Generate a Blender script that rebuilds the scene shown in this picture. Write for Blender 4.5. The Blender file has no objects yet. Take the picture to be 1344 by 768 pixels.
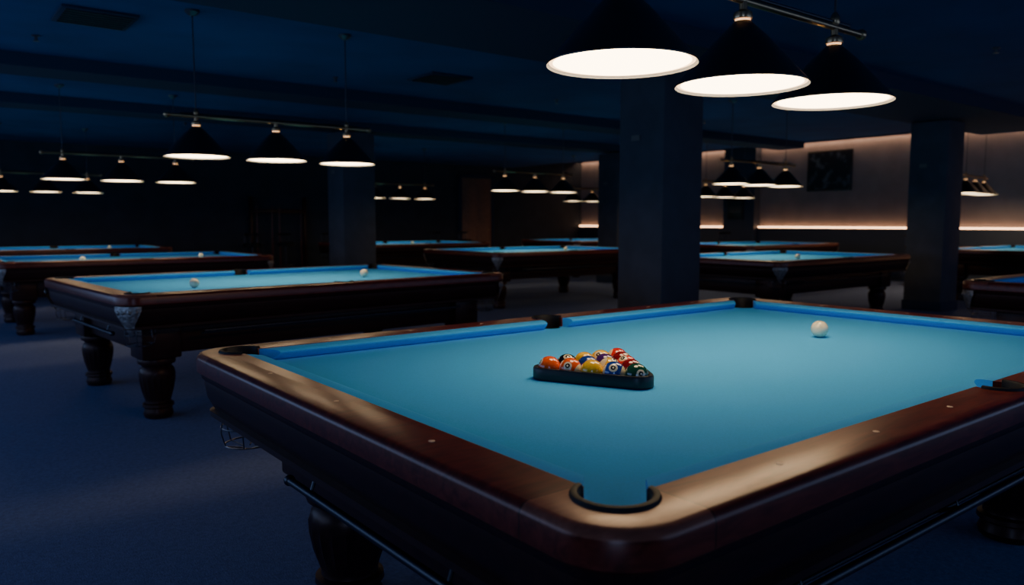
import bpy, bmesh, math, random
from mathutils import Vector, Matrix
random.seed(4)
scene = bpy.context.scene
pi = math.pi

# ------------------------------------------------------------------ materials
def newmat(name):
    m = bpy.data.materials.new(name); m.use_nodes = True
    nt = m.node_tree
    b = nt.nodes.get('Principled BSDF')
    return m, nt, b

def pbr(name, col, rough=0.5, metal=0.0, noise=None, bump=None, coat=0.0, spec=None, sheen=0.0):
    """noise=(scale, amount) colour variation, bump=(scale,strength)"""
    m, nt, b = newmat(name)
    b.inputs['Base Color'].default_value = (*col, 1)
    b.inputs['Roughness'].default_value = rough
    b.inputs['Metallic'].default_value = metal
    b.inputs['Coat Weight'].default_value = coat
    b.inputs['Coat Roughness'].default_value = 0.15
    if spec is not None: b.inputs['Specular IOR Level'].default_value = spec
    if sheen: b.inputs['Sheen Weight'].default_value = sheen
    tc = nt.nodes.new('ShaderNodeTexCoord')
    if noise:
        n = nt.nodes.new('ShaderNodeTexNoise'); n.inputs['Scale'].default_value = noise[0]
        n.inputs['Detail'].default_value = 5
        nt.links.new(tc.outputs['Object'], n.inputs['Vector'])
        r = nt.nodes.new('ShaderNodeValToRGB')
        a = noise[1]
        r.color_ramp.elements[0].position = 0.3; r.color_ramp.elements[1].position = 0.7
        r.color_ramp.elements[0].color = (*[c*(1-a) for c in col], 1)
        r.color_ramp.elements[1].color = (*[min(1, c*(1+a)) for c in col], 1)
        nt.links.new(n.outputs['Fac'], r.inputs['Fac'])
        nt.links.new(r.outputs['Color'], b.inputs['Base Color'])
    if bump:
        n2 = nt.nodes.new('ShaderNodeTexNoise'); n2.inputs['Scale'].default_value = bump[0]
        n2.inputs['Detail'].default_value = 3
        nt.links.new(tc.outputs['Object'], n2.inputs['Vector'])
        bp = nt.nodes.new('ShaderNodeBump'); bp.inputs['Strength'].default_value = bump[1]
        bp.inputs['Distance'].default_value = 0.01
        nt.links.new(n2.outputs['Fac'], bp.inputs['Height'])
        nt.links.new(bp.outputs['Normal'], b.inputs['Normal'])
    return m

def emis(name, col, strength):
    m, nt, b = newmat(name)
    b.inputs['Base Color'].default_value = (0.8, 0.8, 0.8, 1)
    b.inputs['Emission Color'].default_value = (*col, 1)
    b.inputs['Emission Strength'].default_value = strength
    return m

def wood(name, c1, c2, rough, coat, corner=None):
    m, nt, b = newmat(name)
    tc = nt.nodes.new('ShaderNodeTexCoord')
    mp = nt.nodes.new('ShaderNodeMapping'); mp.inputs['Scale'].default_value = (4, 22, 22)
    nt.links.new(tc.outputs['Object'], mp.inputs['Vector'])
    n = nt.nodes.new('ShaderNodeTexNoise'); n.inputs['Scale'].default_value = 2.2
    n.inputs['Detail'].default_value = 7; n.inputs['Distortion'].default_value = 1.2
    nt.links.new(mp.outputs['Vector'], n.inputs['Vector'])
    r = nt.nodes.new('ShaderNodeValToRGB')
    r.color_ramp.elements[0].position = 0.32; r.color_ramp.elements[1].position = 0.68
    r.color_ramp.elements[0].color = (*c1, 1); r.color_ramp.elements[1].color = (*c2, 1)
    nt.links.new(n.outputs['Fac'], r.inputs['Fac'])
    b.inputs['Roughness'].default_value = rough
    b.inputs['Coat Weight'].default_value = coat
    b.inputs['Coat Roughness'].default_value = 0.2
    b.inputs['Coat Tint'].default_value = (1.0, 0.7, 0.55, 1)
    b.inputs['Specular Tint'].default_value = (1.0, 0.64, 0.54, 1)
    b.inputs['Specular IOR Level'].default_value = 0.45
    out = r.outputs['Color']
    if corner:
        hx, hy, cc = corner
        sep = nt.nodes.new('ShaderNodeSeparateXYZ'); nt.links.new(tc.outputs['Object'], sep.inputs[0])
        def M(op, a, b_=None):
            q = nt.nodes.new('ShaderNodeMath'); q.operation = op
            for i, v in enumerate((a, b_)):
                if v is None: continue
                if isinstance(v, (int, float)): q.inputs[i].default_value = v
                else: nt.links.new(v, q.inputs[i])
            return q.outputs[0]
        ax = M('ABSOLUTE', sep.outputs[0]); ay = M('ABSOLUTE', sep.outputs[1])
        f = M('MULTIPLY', M('GREATER_THAN', ax, hx), M('GREATER_THAN', ay, hy))
        f = M('MULTIPLY', f, M('GREATER_THAN', sep.outputs[2], 0.785))
        mx = nt.nodes.new('ShaderNodeMix'); mx.data_type = 'RGBA'
        nt.links.new(f, mx.inputs[0]); nt.links.new(out, mx.inputs[6])
        r2 = nt.nodes.new('ShaderNodeValToRGB')
        r2.color_ramp.elements[0].position = 0.3; r2.color_ramp.elements[1].position = 0.7
        r2.color_ramp.elements[0].color = (*[c*0.75 for c in cc], 1); r2.color_ramp.elements[1].color = (*[c*1.2 for c in cc], 1)
        nt.links.new(n.outputs['Fac'], r2.inputs['Fac'])
        nt.links.new(r2.outputs['Color'], mx.inputs[7])
        out = mx.outputs[2]
        jx = M('MULTIPLY', M('LESS_THAN', M('ABSOLUTE', M('SUBTRACT', ax, hx)), 0.0014), M('GREATER_THAN', ay, hy))
        jy = M('MULTIPLY', M('LESS_THAN', M('ABSOLUTE', M('SUBTRACT', ay, hy)), 0.0014), M('GREATER_THAN', ax, hx))
        j = M('MAXIMUM', jx, jy)
        mx3 = nt.nodes.new('ShaderNodeMix'); mx3.data_type = 'RGBA'
        nt.links.new(j, mx3.inputs[0]); nt.links.new(out, mx3.inputs[6]); mx3.inputs[7].default_value = (0.008, 0.005, 0.004, 1)
        out = mx3.outputs[2]
    nt.links.new(out, b.inputs['Base Color'])
    return m

HX, HY = 1.485, 0.982        # outer half sizes of table
WX, WY = 1.360, 0.857        # wood / cushion border
NX, NY = 1.308, 0.805        # cushion nose
PX, PY = 1.350, 0.845        # corner pocket centres
ZT, ZB = 0.80, 0.76          # rail top, bed

M_CLOTH = pbr('blue_baize_cloth', (0.055, 0.42, 0.93), 0.92, noise=(260, 0.06), bump=(900, 0.10), spec=0.12, sheen=0.04)
M_RAIL = wood('mahogany_rail', (0.070, 0.011, 0.008), (0.17, 0.028, 0.018), 0.30, 0.12, corner=(HX-0.205, HY-0.205, (0.28, 0.092, 0.055)))
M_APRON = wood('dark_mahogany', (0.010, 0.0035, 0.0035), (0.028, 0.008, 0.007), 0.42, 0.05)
M_LEATHER = pbr('black_pocket_leather', (0.005, 0.005, 0.006), 0.6, bump=(300, 0.1), spec=0.3)
M_CHROME = pbr('chrome', (0.16, 0.16, 0.17), 0.35, 1.0)
M_STEEL = pbr('dark_steel', (0.07, 0.07, 0.08), 0.4, 1.0)
M_SILVER = pbr('cast_silver', (0.34, 0.31, 0.28), 0.45, 0.8, noise=(40, 0.4), bump=(60, 0.8))
M_IVORY = pbr('ivory_inlay', (0.8, 0.6, 0.42), 0.4)
M_BLACK = pbr('black_enamel', (0.005, 0.005, 0.006), 0.40, coat=0.1)
M_SHADEIN = pbr('white_enamel', (0.8, 0.78, 0.72), 0.6)
M_BRASS = pbr('aged_brass', (0.45, 0.30, 0.15), 0.3, 1.0)
M_LAMP = emis('lamp_diffuser_glow', (1.0, 0.73, 0.42), 14.0)
M_LAMPR = emis('lamp_diffuser_rim', (1.0, 0.58, 0.26), 5.0)
M_NECK = emis('lamp_neck_glow', (1.0, 0.45, 0.15), 1.5)
M_CARPET = pbr('blue_carpet', (0.125, 0.165, 0.30), 0.95, noise=(70, 0.18), bump=(160, 0.35), spec=0.1)
M_WALL = pbr('dark_blue_wall', (0.022, 0.028, 0.040), 0.85, noise=(3, 0.2), bump=(60, 0.1))
M_WALLR = pbr('taupe_wall', (0.24, 0.20, 0.195), 0.85, noise=(3, 0.10), bump=(60, 0.1))
M_WAINS = pbr('navy_wainscot', (0.035, 0.045, 0.07), 0.6)
M_COL = pbr('column_paint', (0.052, 0.058, 0.075), 0.75, noise=(5, 0.15), bump=(80, 0.1))
M_CEIL = pbr('blue_ceiling', (0.022, 0.080, 0.22), 0.9, noise=(1.5, 0.15))
M_BEAM = pbr('beam_paint', (0.012, 0.026, 0.060), 0.85)
M_LED = emis('warm_led_strip', (1.0, 0.52, 0.26), 9.0)
M_COVE = emis('warm_cove_strip', (1.0, 0.60, 0.36), 14.0)
M_DOOR = wood('brown_door_wood', (0.16, 0.085, 0.06), (0.26, 0.14, 0.10), 0.5, 0.1)

# ------------------------------------------------------------------ mesh builder
class MB:
    def __init__(s):
        s.v = []; s.f = []; s.m = []; s.s = []; s.mats = []
    def mi(s, mat):
        if mat not in s.mats: s.mats.append(mat)
        return s.mats.index(mat)
    def add(s, vs, fs, mat, smooth=False, mx=None):
        o = len(s.v)
        for p in vs:
            p = Vector(p)
            if mx is not None: p = mx @ p
            s.v.append(p)
        k = s.mi(mat)
        for f in fs:
            s.f.append([o+i for i in f]); s.m.append(k); s.s.append(smooth)
    def box(s, c, size, mat, bevel=0.0, mx=None):
        bm = bmesh.new(); bmesh.ops.create_cube(bm, size=1)
        bmesh.ops.scale(bm, vec=size, verts=bm.verts)
        if bevel > 0:
            bmesh.ops.bevel(bm, geom=bm.edges[:], offset=bevel, segments=2, affect='EDGES', profile=0.5)
        bmesh.ops.translate(bm, vec=c, verts=bm.verts)
        bm.verts.index_update()
        s.add([v.co.copy() for v in bm.verts], [[v.index for v in f.verts] for f in bm.faces], mat, bevel > 0, mx)
        bm.free()
    def lathe(s, prof, c, mat, n=28, smooth=True, flute=None, mx=None, cap=True):
        vs = []; fs = []
        for (r, z) in prof:
            for i in range(n):
                a = 2*pi*i/n; rr = r
                if flute and flute[0] < z < flute[1]: rr = r*(1 - 0.07*(i % 2))
                vs.append((c[0]+rr*math.cos(a), c[1]+rr*math.sin(a), c[2]+z))
        for k in range(len(prof)-1):
            for i in range(n):
                j = (i+1) % n
                fs.append([k*n+i, k*n+j, (k+1)*n+j, (k+1)*n+i])
        if cap:
            fs.append(list(range(n))[::-1]); fs.append([(len(prof)-1)*n+i for i in range(n)])
        s.add(vs, fs, mat, smooth, mx)
    def tube(s, pts, r, mat, n=10, mx=None, closed=False):
        pts = [Vector(p) for p in pts]; vs = []; fs = []; N = len(pts)
        for k, p in enumerate(pts):
            if closed: d = pts[(k+1) % N]-pts[k-1]
            else: d = pts[min(k+1, N-1)]-pts[max(k-1, 0)]
            d.normalize()
            up = Vector((0, 0, 1)) if abs(d.z) < 0.95 else Vector((1, 0, 0))
            a = d.cross(up).normalized(); b = d.cross(a).normalized()
            for i in range(n):
                t = 2*pi*i/n
                vs.append(p + a*r*math.cos(t) + b*r*math.sin(t))
        for k in range(N if closed else N-1):
            k2 = (k+1) % N
            for i in range(n):
                j = (i+1) % n
                fs.append([k*n+i, k*n+j, k2*n+j, k2*n+i])
        if not closed:
            fs.append(list(range(n))); fs.append([(N-1)*n+i for i in range(n)][::-1])
        s.add(vs, fs, mat, True, mx)
    def sphere(s, c, r, mat, n=24, mx=None):
        prof = [(max(1e-4, r*math.sin(pi*k/n)), -r*math.cos(pi*k/n)) for k in range(n+1)]
        s.lathe(prof, c, mat, n=n*2, mx=mx)
    def loft(s, loops, mat, smooth=True, cap=True):
        n = len(loops[0]); vs = [p for l in loops for p in l]; fs = []
        for k in range(len(loops)-1):
            for i in range(n):
                j = (i+1) % n
                fs.append([k*n+i, k*n+j, (k+1)*n+j, (k+1)*n+i])
        if cap:
            fs.append(list(range(n))[::-1]); fs.append([(len(loops)-1)*n+i for i in range(n)])
        s.add(vs, fs, mat, smooth)
    def mesh(s, name, sharp=35):
        me = bpy.data.meshes.new(name)
        me.from_pydata([tuple(v) for v in s.v], [], s.f)
        for m in s.mats: me.materials.append(m)
        for i, p in enumerate(me.polygons):
            p.material_index = s.m[i]; p.use_smooth = s.s[i]
        bm = bmesh.new(); bm.from_mesh(me)
        bmesh.ops.recalc_face_normals(bm, faces=bm.faces); bm.to_mesh(me); bm.free()
        me.set_sharp_from_angle(angle=math.radians(sharp))
        me.update()
        return me

def place(me, name, loc=(0, 0, 0), rz=0.0):
    o = bpy.data.objects.new(name, me); scene.collection.objects.link(o)
    o.location = loc; o.rotation_euler = (0, 0, rz)
    return o

def roundrect(hx, hy, r, z, n=10):
    pts = []
    for (cx, cy, a0) in ((hx-r, hy-r, 0), (-hx+r, hy-r, pi/2), (-hx+r, -hy+r, pi), (hx-r, -hy+r, 1.5*pi)):
        for i in range(n+1):
            a = a0 + (pi/2)*i/n
            pts.append((cx+r*math.cos(a), cy+r*math.sin(a), z))
    return pts

def tmpobj(mb):
    me = mb.mesh('tmp'); o = bpy.data.objects.new('tmp', me); scene.collection.objects.link(o); return o

def boolean(base, cutters):
    b = tmpobj(base); cs = [tmpobj(c) for c in cutters]
    for c in cs:
        md = b.modifiers.new('b', 'BOOLEAN'); md.operation = 'DIFFERENCE'; md.object = c; md.solver = 'EXACT'
    dg = bpy.context.evaluated_depsgraph_get(); dg.update()
    me = bpy.data.meshes.new_from_object(b.evaluated_get(dg))
    vs = [v.co.copy() for v in me.vertices]; fs = [list(p.vertices) for p in me.polygons]
    for o in [b]+cs: bpy.data.objects.remove(o, do_unlink=True)
    return vs, fs

# ------------------------------------------------------------------ pool table
PR = 0.060
POCKETS = [(sx*PX, sy*PY, PR, math.atan2(sy, sx), 118) for sx in (-1, 1) for sy in (-1, 1)] + \
          [(0, sy*0.885, PR, math.atan2(sy, 0), 98) for sy in (-1, 1)]

def build_table(silver=True):
    T = MB()
    base = MB()
    R = 0.125
    base.loft([roundrect(HX-0.012, HY-0.012, R-0.012, 0.733), roundrect(HX, HY, R, 0.742), roundrect(HX, HY, R, 0.782),
               roundrect(HX-0.003, HY-0.003, R-0.003, 0.790), roundrect(HX-0.009, HY-0.009, R-0.009, 0.797),
               roundrect(HX-0.018, HY-0.018, R-0.018, ZT)], M_RAIL)
    cutb = MB(); cutb.box((0, 0, 0.77), (2*WX, 2*WY, 0.2), M_RAIL)
    cuts = [cutb]
    for (x, y, r, a, w) in POCKETS:
        c = MB(); c.lathe([(r, 0.6), (r, 0.9)], (x, y, 0), M_RAIL, n=40); cuts.append(c)
    vs, fs = boolean(base, cuts); T.add(vs, fs, M_RAIL, True)
    bed = MB(); bed.box((0, 0, ZB-0.02), (2*WX+0.03, 2*WY+0.03, 0.04), M_CLOTH)
    cuts = []
    for (x, y, r, a, w) in POCKETS:
        c = MB(); c.lathe([(r-0.004, 0.6), (r-0.004, 0.9)], (x, y, 0), M_CLOTH, n=40); cuts.append(c)
    vs, fs = boolean(bed, cuts); T.add(vs, fs, M_CLOTH, False)
    def cushion(axis, sgn, b0, b1, n0, n1):
        W = WX if axis == 'y' else WY
        N_ = NX if axis == 'y' else NY
        sec = [(0.0, 0.7985, 0), (0.3, 0.799, 0.3), (0.75, 0.797, 0.75), (0.93, 0.794, 0.95), (1.0, 0.789, 1), (0.97, 0.783, 0.97), (0.5, 0.762, 0.5), (0.3, 0.757, 0.3), (0.0, 0.757, 0)]
        loops = []
        for e in range(2):
            l = []
            for (d, z, t) in sec:
                dd = W - d*(W-N_)
                al = (b0+(n0-b0)*t) if e == 0 else (b1+(n1-b1)*t)
                l.append((al, sgn*dd, z) if axis == 'x' else (sgn*dd, al, z))
            loops.append(l)
        T.loft(loops, M_CLOTH, smooth=True)
    for sg in (-1, 1):
        cushion('x', sg, 0.060, 1.288, 0.072, 1.236)
        cushion('x', sg, -1.288, -0.060, -1.236, -0.072)
        cushion('y', sg, -(WY-0.074), WY-0.074, -(WY-0.126), WY-0.126)
    for (x, y, r, a, w) in POCKETS:
        T.lathe([(r-0.003, 0.757), (r-0.003, 0.66), (r*0.8, 0.64), (0.002, 0.635)], (x, y, 0), M_LEATHER, n=32, cap=False)
        prof = [(r-0.004, 0.745), (r-0.004, 0.801), (r-0.001, 0.806), (r+0.004, 0.8075), (r+0.009, 0.806), (r+0.0115, 0.801), (r+0.0115, 0.790)]
        n = 34; vs = []; fs = []
        for i in range(n+1):
            aa = a + math.radians(-w + 2*w*i/n)
            for (rr, z) in prof: vs.append((x+rr*math.cos(aa), y+rr*math.sin(aa), z))
        P = len(prof)
        for i in range(n):
            for k in range(P-1): fs.append([i*P+k, (i+1)*P+k, (i+1)*P+k+1, i*P+k+1])
        fs.append(list(range(P))); fs.append([n*P+k for k in range(P)][::-1])
        T.add(vs, fs, M_LEATHER, True)
    def dot(x, y): T.lathe([(0.0065, 0.7995), (0.0065, 0.8006), (0.0055, 0.8009)], (x, y, 0), M_IVORY, n=16)
    for sx in (-1, 1):
        for k in (-1, 0, 1): dot(sx*(HX-0.07), k*0.42)
    for sy in (-1, 1):
        for k in (-3, -2, -1, 1, 2, 3): dot(k*0.3375, sy*(HY-0.07))
    def rr(i, z): return roundrect(HX-i, HY-i, max(0.03, 0.125-i), z)
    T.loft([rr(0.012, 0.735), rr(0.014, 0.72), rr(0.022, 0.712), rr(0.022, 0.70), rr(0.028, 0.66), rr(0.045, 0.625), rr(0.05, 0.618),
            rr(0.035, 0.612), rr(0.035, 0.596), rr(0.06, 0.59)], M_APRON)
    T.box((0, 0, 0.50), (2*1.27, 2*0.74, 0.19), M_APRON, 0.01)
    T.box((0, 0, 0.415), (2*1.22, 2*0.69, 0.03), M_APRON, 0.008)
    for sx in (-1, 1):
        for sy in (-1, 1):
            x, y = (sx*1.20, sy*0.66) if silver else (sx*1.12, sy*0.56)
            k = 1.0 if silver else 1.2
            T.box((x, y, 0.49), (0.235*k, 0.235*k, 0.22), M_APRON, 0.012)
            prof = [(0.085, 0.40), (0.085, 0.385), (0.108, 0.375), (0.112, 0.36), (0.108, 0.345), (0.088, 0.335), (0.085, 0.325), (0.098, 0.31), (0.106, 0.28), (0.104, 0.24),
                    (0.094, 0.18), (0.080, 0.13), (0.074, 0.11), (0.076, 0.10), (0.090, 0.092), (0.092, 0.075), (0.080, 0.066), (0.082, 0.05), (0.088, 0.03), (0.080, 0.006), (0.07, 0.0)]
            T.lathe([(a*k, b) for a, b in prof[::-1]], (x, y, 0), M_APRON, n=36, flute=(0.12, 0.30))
    for sx in (-1, 1):
        for sy in (-1, 1):
            cm = M_SILVER
            cx, cy = sx*(HX-0.125), sy*(HY-0.125)
            a0 = math.atan2(sy, sx)
            if silver:
                n = 14; vs = []; fs = []
                rows = [(0.122, 0.733, 40), (0.124, 0.71, 40), (0.116, 0.67, 32), (0.100, 0.63, 22), (0.086, 0.59, 15), (0.07, 0.565, 8)]
                for (r, z, w) in rows:
                    for i in range(n+1):
                        aa = a0+math.radians(-w+2*w*i/n)
                        vs.append((cx+r*math.cos(aa), cy+r*math.sin(aa), z))
                for k in range(len(rows)-1):
                    for i in range(n): fs.append([k*(n+1)+i, k*(n+1)+i+1, (k+1)*(n+1)+i+1, (k+1)*(n+1)+i])
                T.add(vs, fs, cm, True)
                for t in (-26, -9, 9, 26):
                    aa = a0+math.radians(t)
                    T.sphere((cx+0.116*math.cos(aa), cy+0.116*math.sin(aa), 0.70), 0.014, cm, n=6)
            px, py = sx*(PX-0.01), sy*(PY-0.01)
            for (z, r) in ((0.555, 0.085), (0.495, 0.075)):
                T.tube([(px+r*math.cos(t*pi/10), py+r*math.sin(t*pi/10), z) for t in range(20)], 0.0024, M_CHROME, n=6, closed=True)
            for t in range(6):
                aa = t*pi/3
                T.tube([(px+0.082*math.cos(aa), py+0.082*math.sin(aa), 0.60), (px+0.088*math.cos(aa), py+0.088*math.sin(aa), 0.54),
                        (px+0.075*math.cos(aa), py+0.075*math.sin(aa), 0.495), (px+0.02*math.cos(aa), py+0.02*math.sin(aa), 0.482)], 0.0024, M_CHROME, n=6)
    for sx in (-1, 1):
        x = sx*(HX-0.05)
        T.tube([(x, -0.62, 0.545), (x, 0.25, 0.545)], 0.011, M_STEEL, n=12)
        for yy in (-0.62, 0.25): T.sphere((x, yy, 0.545), 0.015, M_STEEL, n=8)
        for yy in (-0.5, 0.12): T.tube([(x-sx*0.02, yy, 0.60), (x-sx*0.005, yy, 0.555)], 0.005, M_STEEL, n=8)
    for sy in (-1, 1):
        y = sy*(HY-0.05)
        T.tube([(-1.0, y, 0.555), (1.0, y, 0.555)], 0.010, M_STEEL, n=12)
        T.tube([(-1.0, y-sy*0.05, 0.535), (1.0, y-sy*0.05, 0.535)], 0.007, M_STEEL, n=12)
        for xx in (-0.95, -0.3, 0.3, 0.95): T.tube([(xx, y-sy*0.02, 0.60), (xx, y-sy*0.005, 0.56), (xx, y-sy*0.05, 0.535)], 0.005, M_STEEL, n=8)
    return T.mesh('pool_table_mesh', 40)

tm_main = build_table(False)
tm = build_table(True)
place(tm_main, 'pool_table', (2.185, 1.656, 0), 0)
TABLES = [(2.32, 5.86, math.radians(4.5)), (2.14, 10.42, 0), (1.95, 14.4, 0),
          (7.4, 1.4, 0), (8.72, 5.62, 0), (7.72, 9.3, 0), (7.95, 13.7, 0),
          (13.05, 9.0, 0), (12.8, 13.2, 0), (14.1, 4.5, 0)]
for (x, y, r) in TABLES: place(tm, 'pool_table', (x, y, 0), r)

# ------------------------------------------------------------------ pendant lamps
def build_lamp(ceil):
    L = MB(); dz = -0.014
    for cx in (-0.59, 0, 0.59):
        out = [(0.226, 1.700), (0.227, 1.704), (0.211, 1.722), (0.181, 1.755), (0.146, 1.795), (0.112, 1.833), (0.080, 1.868), (0.052, 1.895), (0.034, 1.912), (0.030, 1.918)]
        L.lathe(out, (cx, 0, dz), M_BLACK, n=64, cap=False)
        inn = [(0.2245, 1.7005), (0.208, 1.720), (0.143, 1.793), (0.077, 1.865), (0.030, 1.912)]
        L.lathe(inn, (cx, 0, dz), M_SHADEIN, n=64, cap=False)
        L.lathe([(0.226, 1.700), (0.2245, 1.7005)], (cx, 0, dz), M_BLACK, n=64, cap=False)
        L.lathe([(0.219, 1.7085), (0.206, 1.708)], (cx, 0, dz), M_LAMPR, n=64, cap=False)
        L.lathe([(0.206, 1.708), (0.15, 1.7075), (0.08, 1.707), (0.001, 1.7068)], (cx, 0, dz), M_LAMP, n=48, cap=False)
        L.lathe([(0.026, 1.915), (0.026, 1.926)], (cx, 0, dz), M_NECK, n=24)
        L.lathe([(0.031, 1.926), (0.033, 1.932), (0.031, 1.947), (0.022, 1.954), (0.014, 1.958), (0.014, 1.985)], (cx, 0, dz), M_BRASS, n=24)
    L.tube([(-0.78, 0, 1.975), (0.78, 0, 1.975)], 0.013, M_BRASS, n=14)
    L.tube([(-0.70, 0, 1.995), (0.70, 0, 1.995)], 0.006, M_STEEL, n=8)
    for sx in (-1, 1):
        L.sphere((sx*0.79, 0, 1.975), 0.022, M_BRASS, n=10)
        L.tube([(sx*0.59, 0, 1.98), (sx*0.59, 0, ceil-0.02)], 0.005, M_STEEL, n=8)
        L.lathe([(0.012, 1.98), (0.018, 1.99), (0.018, 2.01), (0.008, 2.03)], (sx*0.59, 0, 0), M_BRASS, n=16)
        L.lathe([(0.05, ceil-0.001), (0.05, ceil-0.015), (0.02, ceil-0.04)][::-1], (sx*0.59, 0, 0), M_CHROME, n=24)
    return L.mesh('pendant_lamp_mesh', 40)
CEIL = 2.72; CEIL2 = 3.05
lm = build_lamp(CEIL); lm2 = build_lamp(CEIL2)
for (x, y, r) in [(2.30, 1.656, 0), (2.27, 5.85, 0), (1.98, 9.85, 0), (1.75, 14.2, 0), (8.7, 5.95, 0), (7.76, 9.35, 0), (7.9, 13.8, 0), (12.6, 13.1, 0), (12.5, 9.3, 0)]:
    place(lm, 'pendant_billiard_lamp', (x, y, 0), r)
place(lm2, 'pendant_billiard_lamp', (14.3, 5.55, 0), math.radians(8))

# ------------------------------------------------------------------ balls
BR = 0.033
def ball_mat(name, col, stripe):
    m, nt, b = newmat(name)
    b.inputs['Roughness'].default_value = 0.12
    b.inputs['Coat Weight'].default_value = 0.5; b.inputs['Coat Roughness'].default_value = 0.04
    if col is None:
        b.inputs['Base Color'].default_value = (0.88, 0.80, 0.56, 1); return m
    tc = nt.nodes.new('ShaderNodeTexCoord'); sep = nt.nodes.new('ShaderNodeSeparateXYZ')
    nt.links.new(tc.outputs['Object'], sep.inputs[0])
    def M(op, a, b_=None):
        q = nt.nodes.new('ShaderNodeMath'); q.operation = op
        for i, v in enumerate((a, b_)):
            if v is None: continue
            if isinstance(v, (int, float)): q.inputs[i].default_value = v
            else: nt.links.new(v, q.inputs[i])
        return q.outputs[0]
    def mix(f, a, c):
        x = nt.nodes.new('ShaderNodeMix'); x.data_type = 'RGBA'; nt.links.new(f, x.inputs[0])
        for i, v in ((6, a), (7, c)):
            if isinstance(v, tuple): x.inputs[i].default_value = (*v, 1)
            else: nt.links.new(v, x.inputs[i])
        return x.outputs[2]
    cream = (0.82, 0.72, 0.48)
    cur = col
    if stripe: cur = mix(M('GREATER_THAN', M('ABSOLUTE', sep.outputs[2]), BR*0.66), col, cream)
    d = M('SQRT', M('ADD', M('POWER', sep.outputs[1], 2.0), M('POWER', sep.outputs[2], 2.0)))
    cur = mix(M('LESS_THAN', d, BR*0.38), cur, cream)
    ring = M('MULTIPLY', M('LESS_THAN', d, BR*0.21), M('GREATER_THAN', d, BR*0.09))
    cur = mix(ring, cur, (0.01, 0.01, 0.01))
    nt.links.new(cur, b.inputs['Base Color'])
    return m
COL = dict(yellow=(0.92, 0.52, 0.02), blue=(0.015, 0.05, 0.32), red=(0.70, 0.02, 0.008), purple=(0.07, 0.015, 0.16), orange=(0.92, 0.11, 0.010),
           green=(0.008, 0.07, 0.035), maroon=(0.25, 0.01, 0.01), black=(0.006, 0.006, 0.008))
mats = {}
def bm_(c, s):
    if (c, s) not in mats: mats[(c, s)] = ball_mat('ball_%s_%s' % (c, 'stripe' if s else 'solid'), COL.get(c), s)
    return mats[(c, s)]
def ball(x, y, c='cue', s=False, mat3=None, name='billiard_ball', z=ZB+BR):
    b = MB(); b.sphere((0, 0, 0), BR, bm_(c, s), n=20)
    o = place(b.mesh('billiard_ball_mesh', 80), name, (x, y, z))
    if mat3 is not None: o.rotation_euler = mat3.to_euler()
    return o
RC = (1.593, 1.612); RA = math.radians(26)
d = 2*BR*1.002
rows = [[('red', True)], [('yellow', False), ('maroon', False)], [('yellow', False), ('purple', False), ('red', False)],
        [('black', False), ('blue', False), ('yellow', True), ('maroon', False)],
        [('orange', False), ('orange', True), ('yellow', False), ('blue', True), ('green', False)]]
NUM = {(4, 0): (0.7, -0.4, -0.5), (4, 1): (-0.75, -0.45, 0.45), (4, 2): (-0.2, 0.8, 0.5), (4, 3): (-0.6, -0.5, 0.6), (4, 4): (-0.35, -0.8, 0.25),
       (3, 0): (-0.3, -0.4, 0.85), (3, 1): (0.6, -0.2, 0.55), (3, 2): (0.2, -0.5, 0.8), (3, 3): (0.6, -0.6, 0.6)}
xa = 4*d/math.sqrt(3)
for i, row in enumerate(rows):
    for j, (c, s) in enumerate(row):
        lx = xa - i*d*math.sqrt(3)/2; ly = (i/2 - j)*d
        x = RC[0]+lx*math.cos(RA)-ly*math.sin(RA); y = RC[1]+lx*math.sin(RA)+ly*math.cos(RA)
        nn = Vector(NUM.get((i, j), (random.uniform(-1, 0.5), random.uniform(-1, 0.5), random.uniform(0.2, 1)))).normalized()
        rv = Vector((0.62, -0.6, random.uniform(-0.5, 0.5)))
        zz = (rv - nn*rv.dot(nn)).normalized(); yy = zz.cross(nn)
        ball(x, y, c, s, Matrix((nn, yy, zz)).transposed())
def offs(rho, z, n=10):
    pts = []
    for k in range(3):
        ac = RA + k*2*pi/3
        cx, cy = RC[0]+xa*math.cos(ac), RC[1]+xa*math.sin(ac)
        for i in range(n+1):
            a = ac - pi/3 + (2*pi/3)*i/n
            pts.append((cx+rho*math.cos(a), cy+rho*math.sin(a), z))
    return pts
Rk = MB()
z0, z1 = ZB+0.0005, ZB+0.036
lo = [offs(BR+0.001, z0), offs(BR+0.014, z0), offs(BR+0.0155, z0+0.004), offs(BR+0.0155, z1-0.005), offs(BR+0.013, z1), offs(BR+0.003, z1), offs(BR+0.001, z1-0.003), offs(BR+0.001, z0)]
Rk.loft(lo, pbr('black_rack_plastic', (0.008, 0.009, 0.012), 0.4), cap=False)
place(Rk.mesh('triangle_ball_rack_mesh', 40), 'triangle_ball_rack')
ball(2.844, 1.646, name='cue_ball', z=ZB+BR+0.0005)
for (x, y) in [(1.55, 5.58), (2.98, 5.82), (1.55, 9.95), (2.9, 10.1), (2.6, 14.1), (8.1, 9.0), (8.6, 5.3), (8.0, 13.5)]:
    ball(x, y, name='cue_ball', z=ZB+BR+0.0005)

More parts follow.
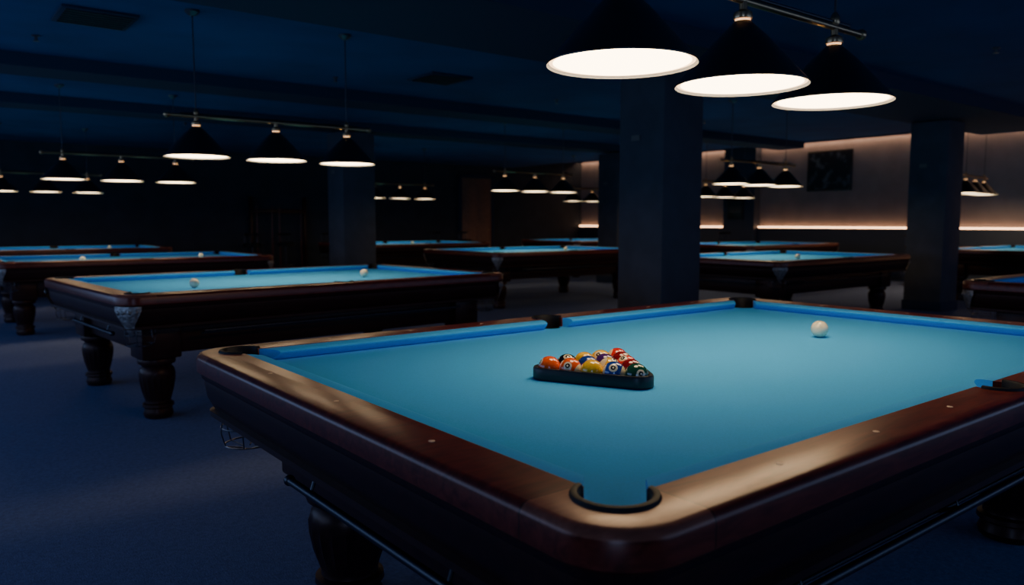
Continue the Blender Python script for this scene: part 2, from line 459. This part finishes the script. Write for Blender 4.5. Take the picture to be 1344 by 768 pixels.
# ------------------------------------------------------------------ room
X0, X1, Y0, Y1 = -3.2, 16.0, -3.2, 17.1
def boxobj(name, lo, hi, mat, bevel=0):
    b = MB(); c = [(lo[i]+hi[i])/2 for i in range(3)]; s = [hi[i]-lo[i] for i in range(3)]
    b.box((0, 0, 0), s, mat, bevel)
    return place(b.mesh(name+'_mesh'), name, c)
boxobj('floor', (X0-0.2, Y0-0.2, -0.1), (X1+0.2, Y1+0.2, 0), M_CARPET)
XS = 13.4
C = MB()
C.box(((X0+XS)/2, (Y0+Y1)/2, CEIL+0.25), (XS-X0, Y1-Y0, 0.5), M_CEIL)
C.box(((XS+X1)/2, (Y0+Y1)/2, CEIL2+0.085), (X1-XS, Y1-Y0, 0.17), M_CEIL)
place(C.mesh('ceiling_mesh'), 'ceiling')
H = 3.22
boxobj('wall_north', (X0-0.2, Y1, 0), (X1+0.2, Y1+0.2, H), M_WALL)
boxobj('wall_south', (X0-0.2, Y0-0.2, 0), (X1+0.2, Y0, H), M_WALL)
boxobj('wall_west', (X0-0.2, Y0, 0), (X0, Y1, H), M_WALL)
boxobj('wall_east', (X1, Y0, 0), (X1+0.2, Y1, H), M_WALLR)
for i, (a, b, z) in enumerate([(3.95, 5.15, 2.58), (8.2, 8.75, 2.60), (10.75, 11.3, 2.60)]):
    boxobj('ceiling_beam', (X0, a, z), (XS, b, CEIL), M_BEAM, 0.0)
M_IVORYD = pbr('small_sign_plate', (0.12, 0.11, 0.10), 0.6)
def column(x, y, s):
    b = MB()
    b.box((0, 0, 1.285), (s, s, 2.57), M_COL, 0.012)
    b.box((0, 0, 0.065), (s+0.03, s+0.03, 0.13), M_BEAM, 0.008)
    b.box((-s/2-0.004, 0.06, 1.98), (0.008, 0.10, 0.05), M_IVORYD, 0.0)
    place(b.mesh('column_mesh'), 'square_column', (x, y, 0))
column(5.55, 4.86, 0.54); column(11.22, 4.86, 0.50); column(5.45, 11.02, 0.54); column(11.3, 11.02, 0.54)
W_ = MB()
for (a, b) in ((Y0, 10.9), (11.78, Y1)):
    W_.box((X1-0.05, (a+b)/2, 0.54), (0.10, b-a, 1.08), M_WAINS, 0.004)
place(W_.mesh('trim_1_mesh'), 'trim_1')
boxobj('trim_2', (X1-0.22, 10.9, 0), (X1, 11.78, CEIL2), M_WAINS)
for (a, b) in ((Y0, 10.88), (11.80, Y1-0.02)):
    boxobj('led_strip_light', (X1-0.085, a, 1.08), (X1-0.055, b, 1.105), M_LED)
    boxobj('cove_light_strip', (X1-0.10, a, 2.985), (X1-0.06, b, 3.0), M_COVE)
    boxobj('trim_3', (X1-0.20, a, 2.955), (X1-0.16, b, CEIL2), M_WAINS)
tv = MB()
tv.box((0, 0, 0), (0.05, 1.04, 0.88), M_BLACK, 0.006)
m, nt, b = newmat('dark_poster_print')
tc = nt.nodes.new('ShaderNodeTexCoord'); n = nt.nodes.new('ShaderNodeTexNoise'); n.inputs['Scale'].default_value = 6
n.inputs['Detail'].default_value = 6
r = nt.nodes.new('ShaderNodeValToRGB'); r.color_ramp.elements[0].position = 0.5; r.color_ramp.elements[1].position = 0.75
r.color_ramp.elements[0].color = (0.008, 0.009, 0.012, 1); r.color_ramp.elements[1].color = (0.16, 0.17, 0.18, 1)
nt.links.new(tc.outputs['Object'], n.inputs['Vector']); nt.links.new(n.outputs['Fac'], r.inputs['Fac']); nt.links.new(r.outputs['Color'], b.inputs['Base Color'])
tv.box((-0.027, 0, 0), (0.004, 0.96, 0.80), m)
place(tv.mesh('framed_poster_mesh'), 'framed_poster', (X1-0.026, 9.15, 2.33))
mo = MB(); mo.box((0, 0, 0), (0.06, 0.42, 0.55), M_BLACK, 0.008); mo.box((-0.032, 0, 0.05), (0.004, 0.34, 0.34), M_STEEL)  # small dark monitor mounted on the pilaster
place(mo.mesh('wall_speaker_mesh'), 'wall_speaker', (X1-0.25, 11.4, 1.55))
D = MB()
D.box((0, 0, 1.19), (0.98, 0.05, 2.38), M_DOOR, 0.004)
for xx in (-0.22, 0.22):
    for zz, hh in ((0.62, 0.85), (1.68, 1.0)): D.box((xx, -0.028, zz), (0.34, 0.012, hh), M_DOOR, 0.004)
for sx in (-1, 1): D.box((sx*0.53, -0.01, 1.22), (0.08, 0.08, 2.44), M_BEAM, 0.004)
D.box((0, -0.01, 2.43), (1.14, 0.08, 0.08), M_BEAM, 0.004)
D.tube([(0.40, -0.04, 1.0), (0.40, -0.09, 1.0), (0.30, -0.09, 1.0)], 0.01, M_BRASS)
place(D.mesh('door_1_mesh'), 'door_1', (12.1, Y1-0.045, 0))
def cue_rack(x):
    b = MB()
    b.box((0, 0, 0.06), (1.3, 0.24, 0.12), M_APRON, 0.006); b.box((0, 0.05, 1.45), (1.3, 0.07, 0.10), M_APRON, 0.006)
    b.box((-0.62, 0.05, 0.92), (0.06, 0.06, 1.7), M_APRON, 0.004); b.box((0.62, 0.05, 0.92), (0.06, 0.06, 1.7), M_APRON, 0.004)
    for i in (0, 2, 3, 6):
        xx = -0.51+i*0.17
        b.lathe([(0.015, 0.12), (0.013, 0.7), (0.007, 1.58)], (xx, -0.005, 0), M_RAIL, n=10)
    place(b.mesh('cue_rack_mesh'), 'cue_rack', (x, Y1-0.14, 0))
cue_rack(6.6)
def stool(x, y):
    b = MB()
    b.lathe([(0.17, 0.70), (0.185, 0.72), (0.185, 0.755), (0.16, 0.775), (0.02, 0.78)], (0, 0, 0), M_LEATHER, n=28)
    b.lathe([(0.20, 0.0), (0.20, 0.012), (0.05, 0.03), (0.025, 0.05), (0.025, 0.70)], (0, 0, 0), M_STEEL, n=24)
    b.tube([(0.14*math.cos(t*pi/10), 0.14*math.sin(t*pi/10), 0.28) for t in range(20)], 0.009, M_STEEL, n=8, closed=True)
    b.tube([(-0.14, 0, 0.28), (0.14, 0, 0.28)], 0.008, M_STEEL, n=8)
    pts = [(0.17*math.cos(a), 0.17*math.sin(a), 0.95) for a in [math.radians(q) for q in range(20, 161, 14)]]
    b.tube(pts, 0.022, M_LEATHER, n=8)
    for q in (40, 90, 140):
        a = math.radians(q); b.tube([(0.165*math.cos(a), 0.165*math.sin(a), 0.74), (0.17*math.cos(a), 0.17*math.sin(a), 0.95)], 0.009, M_STEEL, n=8)
    place(b.mesh('bar_stool_mesh'), 'bar_stool', (x, y, 0), random.uniform(-0.3, 0.3))
for x, y in ((5.6, 15.9), (6.4, 16.1), (7.3, 15.9), (10.3, 16.2), (11.0, 16.0), (15.3, 11.3), (15.2, 6.9)): stool(x, y)
def vent(x, y):
    b = MB(); b.box((0, 0, 0), (0.5, 0.5, 0.02), M_BEAM, 0.004)
    for i in range(7): b.box((0, -0.2+i*0.066, -0.014), (0.44, 0.02, 0.012), M_STEEL)
    place(b.mesh('ceiling_vent_mesh'), 'ceiling_vent', (x, y, CEIL-0.011))
vent(4.47, 6.95); vent(1.17, 6.47)
def spr(x, y):
    b = MB(); b.lathe([(0.03, 0.0), (0.03, -0.008), (0.012, -0.015), (0.012, -0.04), (0.025, -0.045), (0.025, -0.048)], (0, 0, 0), M_CHROME, n=16)
    place(b.mesh('ceiling_sprinkler_mesh'), 'ceiling_sprinkler', (x, y, CEIL))
for x, y in ((0.9, 7.4), (3.6, 7.6), (6.4, 7.3), (9.4, 7.4), (3.4, 12.4), (7.5, 2.8), (10.5, 3.2)): spr(x, y)

# ------------------------------------------------------------------ lights
def area(name, loc, target, sx, sy, e, col):
    l = bpy.data.lights.new(name, 'AREA'); l.shape = 'RECTANGLE'; l.size = sx; l.size_y = sy; l.energy = e; l.color = col
    o = bpy.data.objects.new(name, l); scene.collection.objects.link(o); o.location = loc
    o.rotation_euler = (Vector(target)-Vector(loc)).to_track_quat('-Z', 'Y').to_euler()
BL = (0.30, 0.50, 1.0)  # out-of-view fill lights, added to give the room blue ambient light
area('blue_fill_light', (-2.7, -2.7, 1.5), (6, 7, 1.7), 3.0, 2.0, 65, BL)
area('blue_fill_light', (-3.0, 8.0, 1.5), (6, 8.0, 1.7), 12.0, 1.6, 110, BL)
area('blue_fill_light', (8.0, -3.0, 1.5), (8.0, 6, 1.7), 12.0, 1.6, 65, BL)

w = bpy.data.worlds.new('night'); scene.world = w; w.use_nodes = True
w.node_tree.nodes['Background'].inputs[0].default_value = (0.01, 0.03, 0.07, 1)
w.node_tree.nodes['Background'].inputs[1].default_value = 0.3

# ------------------------------------------------------------------ camera
cd = bpy.data.cameras.new('camera'); cam = bpy.data.objects.new('camera', cd); scene.collection.objects.link(cam)
cam.location = (0, 0, 1.22)
th = math.radians(5.255); yw = math.radians(38.0)
f = Vector((math.sin(yw)*math.cos(th), math.cos(yw)*math.cos(th), -math.sin(th)))
cam.rotation_euler = f.to_track_quat('-Z', 'Y').to_euler()
cd.sensor_width = 36; cd.lens = 27.08; cd.clip_start = 0.05; cd.clip_end = 100
cd.dof.use_dof = True; cd.dof.focus_distance = 2.1; cd.dof.aperture_fstop = 3.2
scene.camera = cam
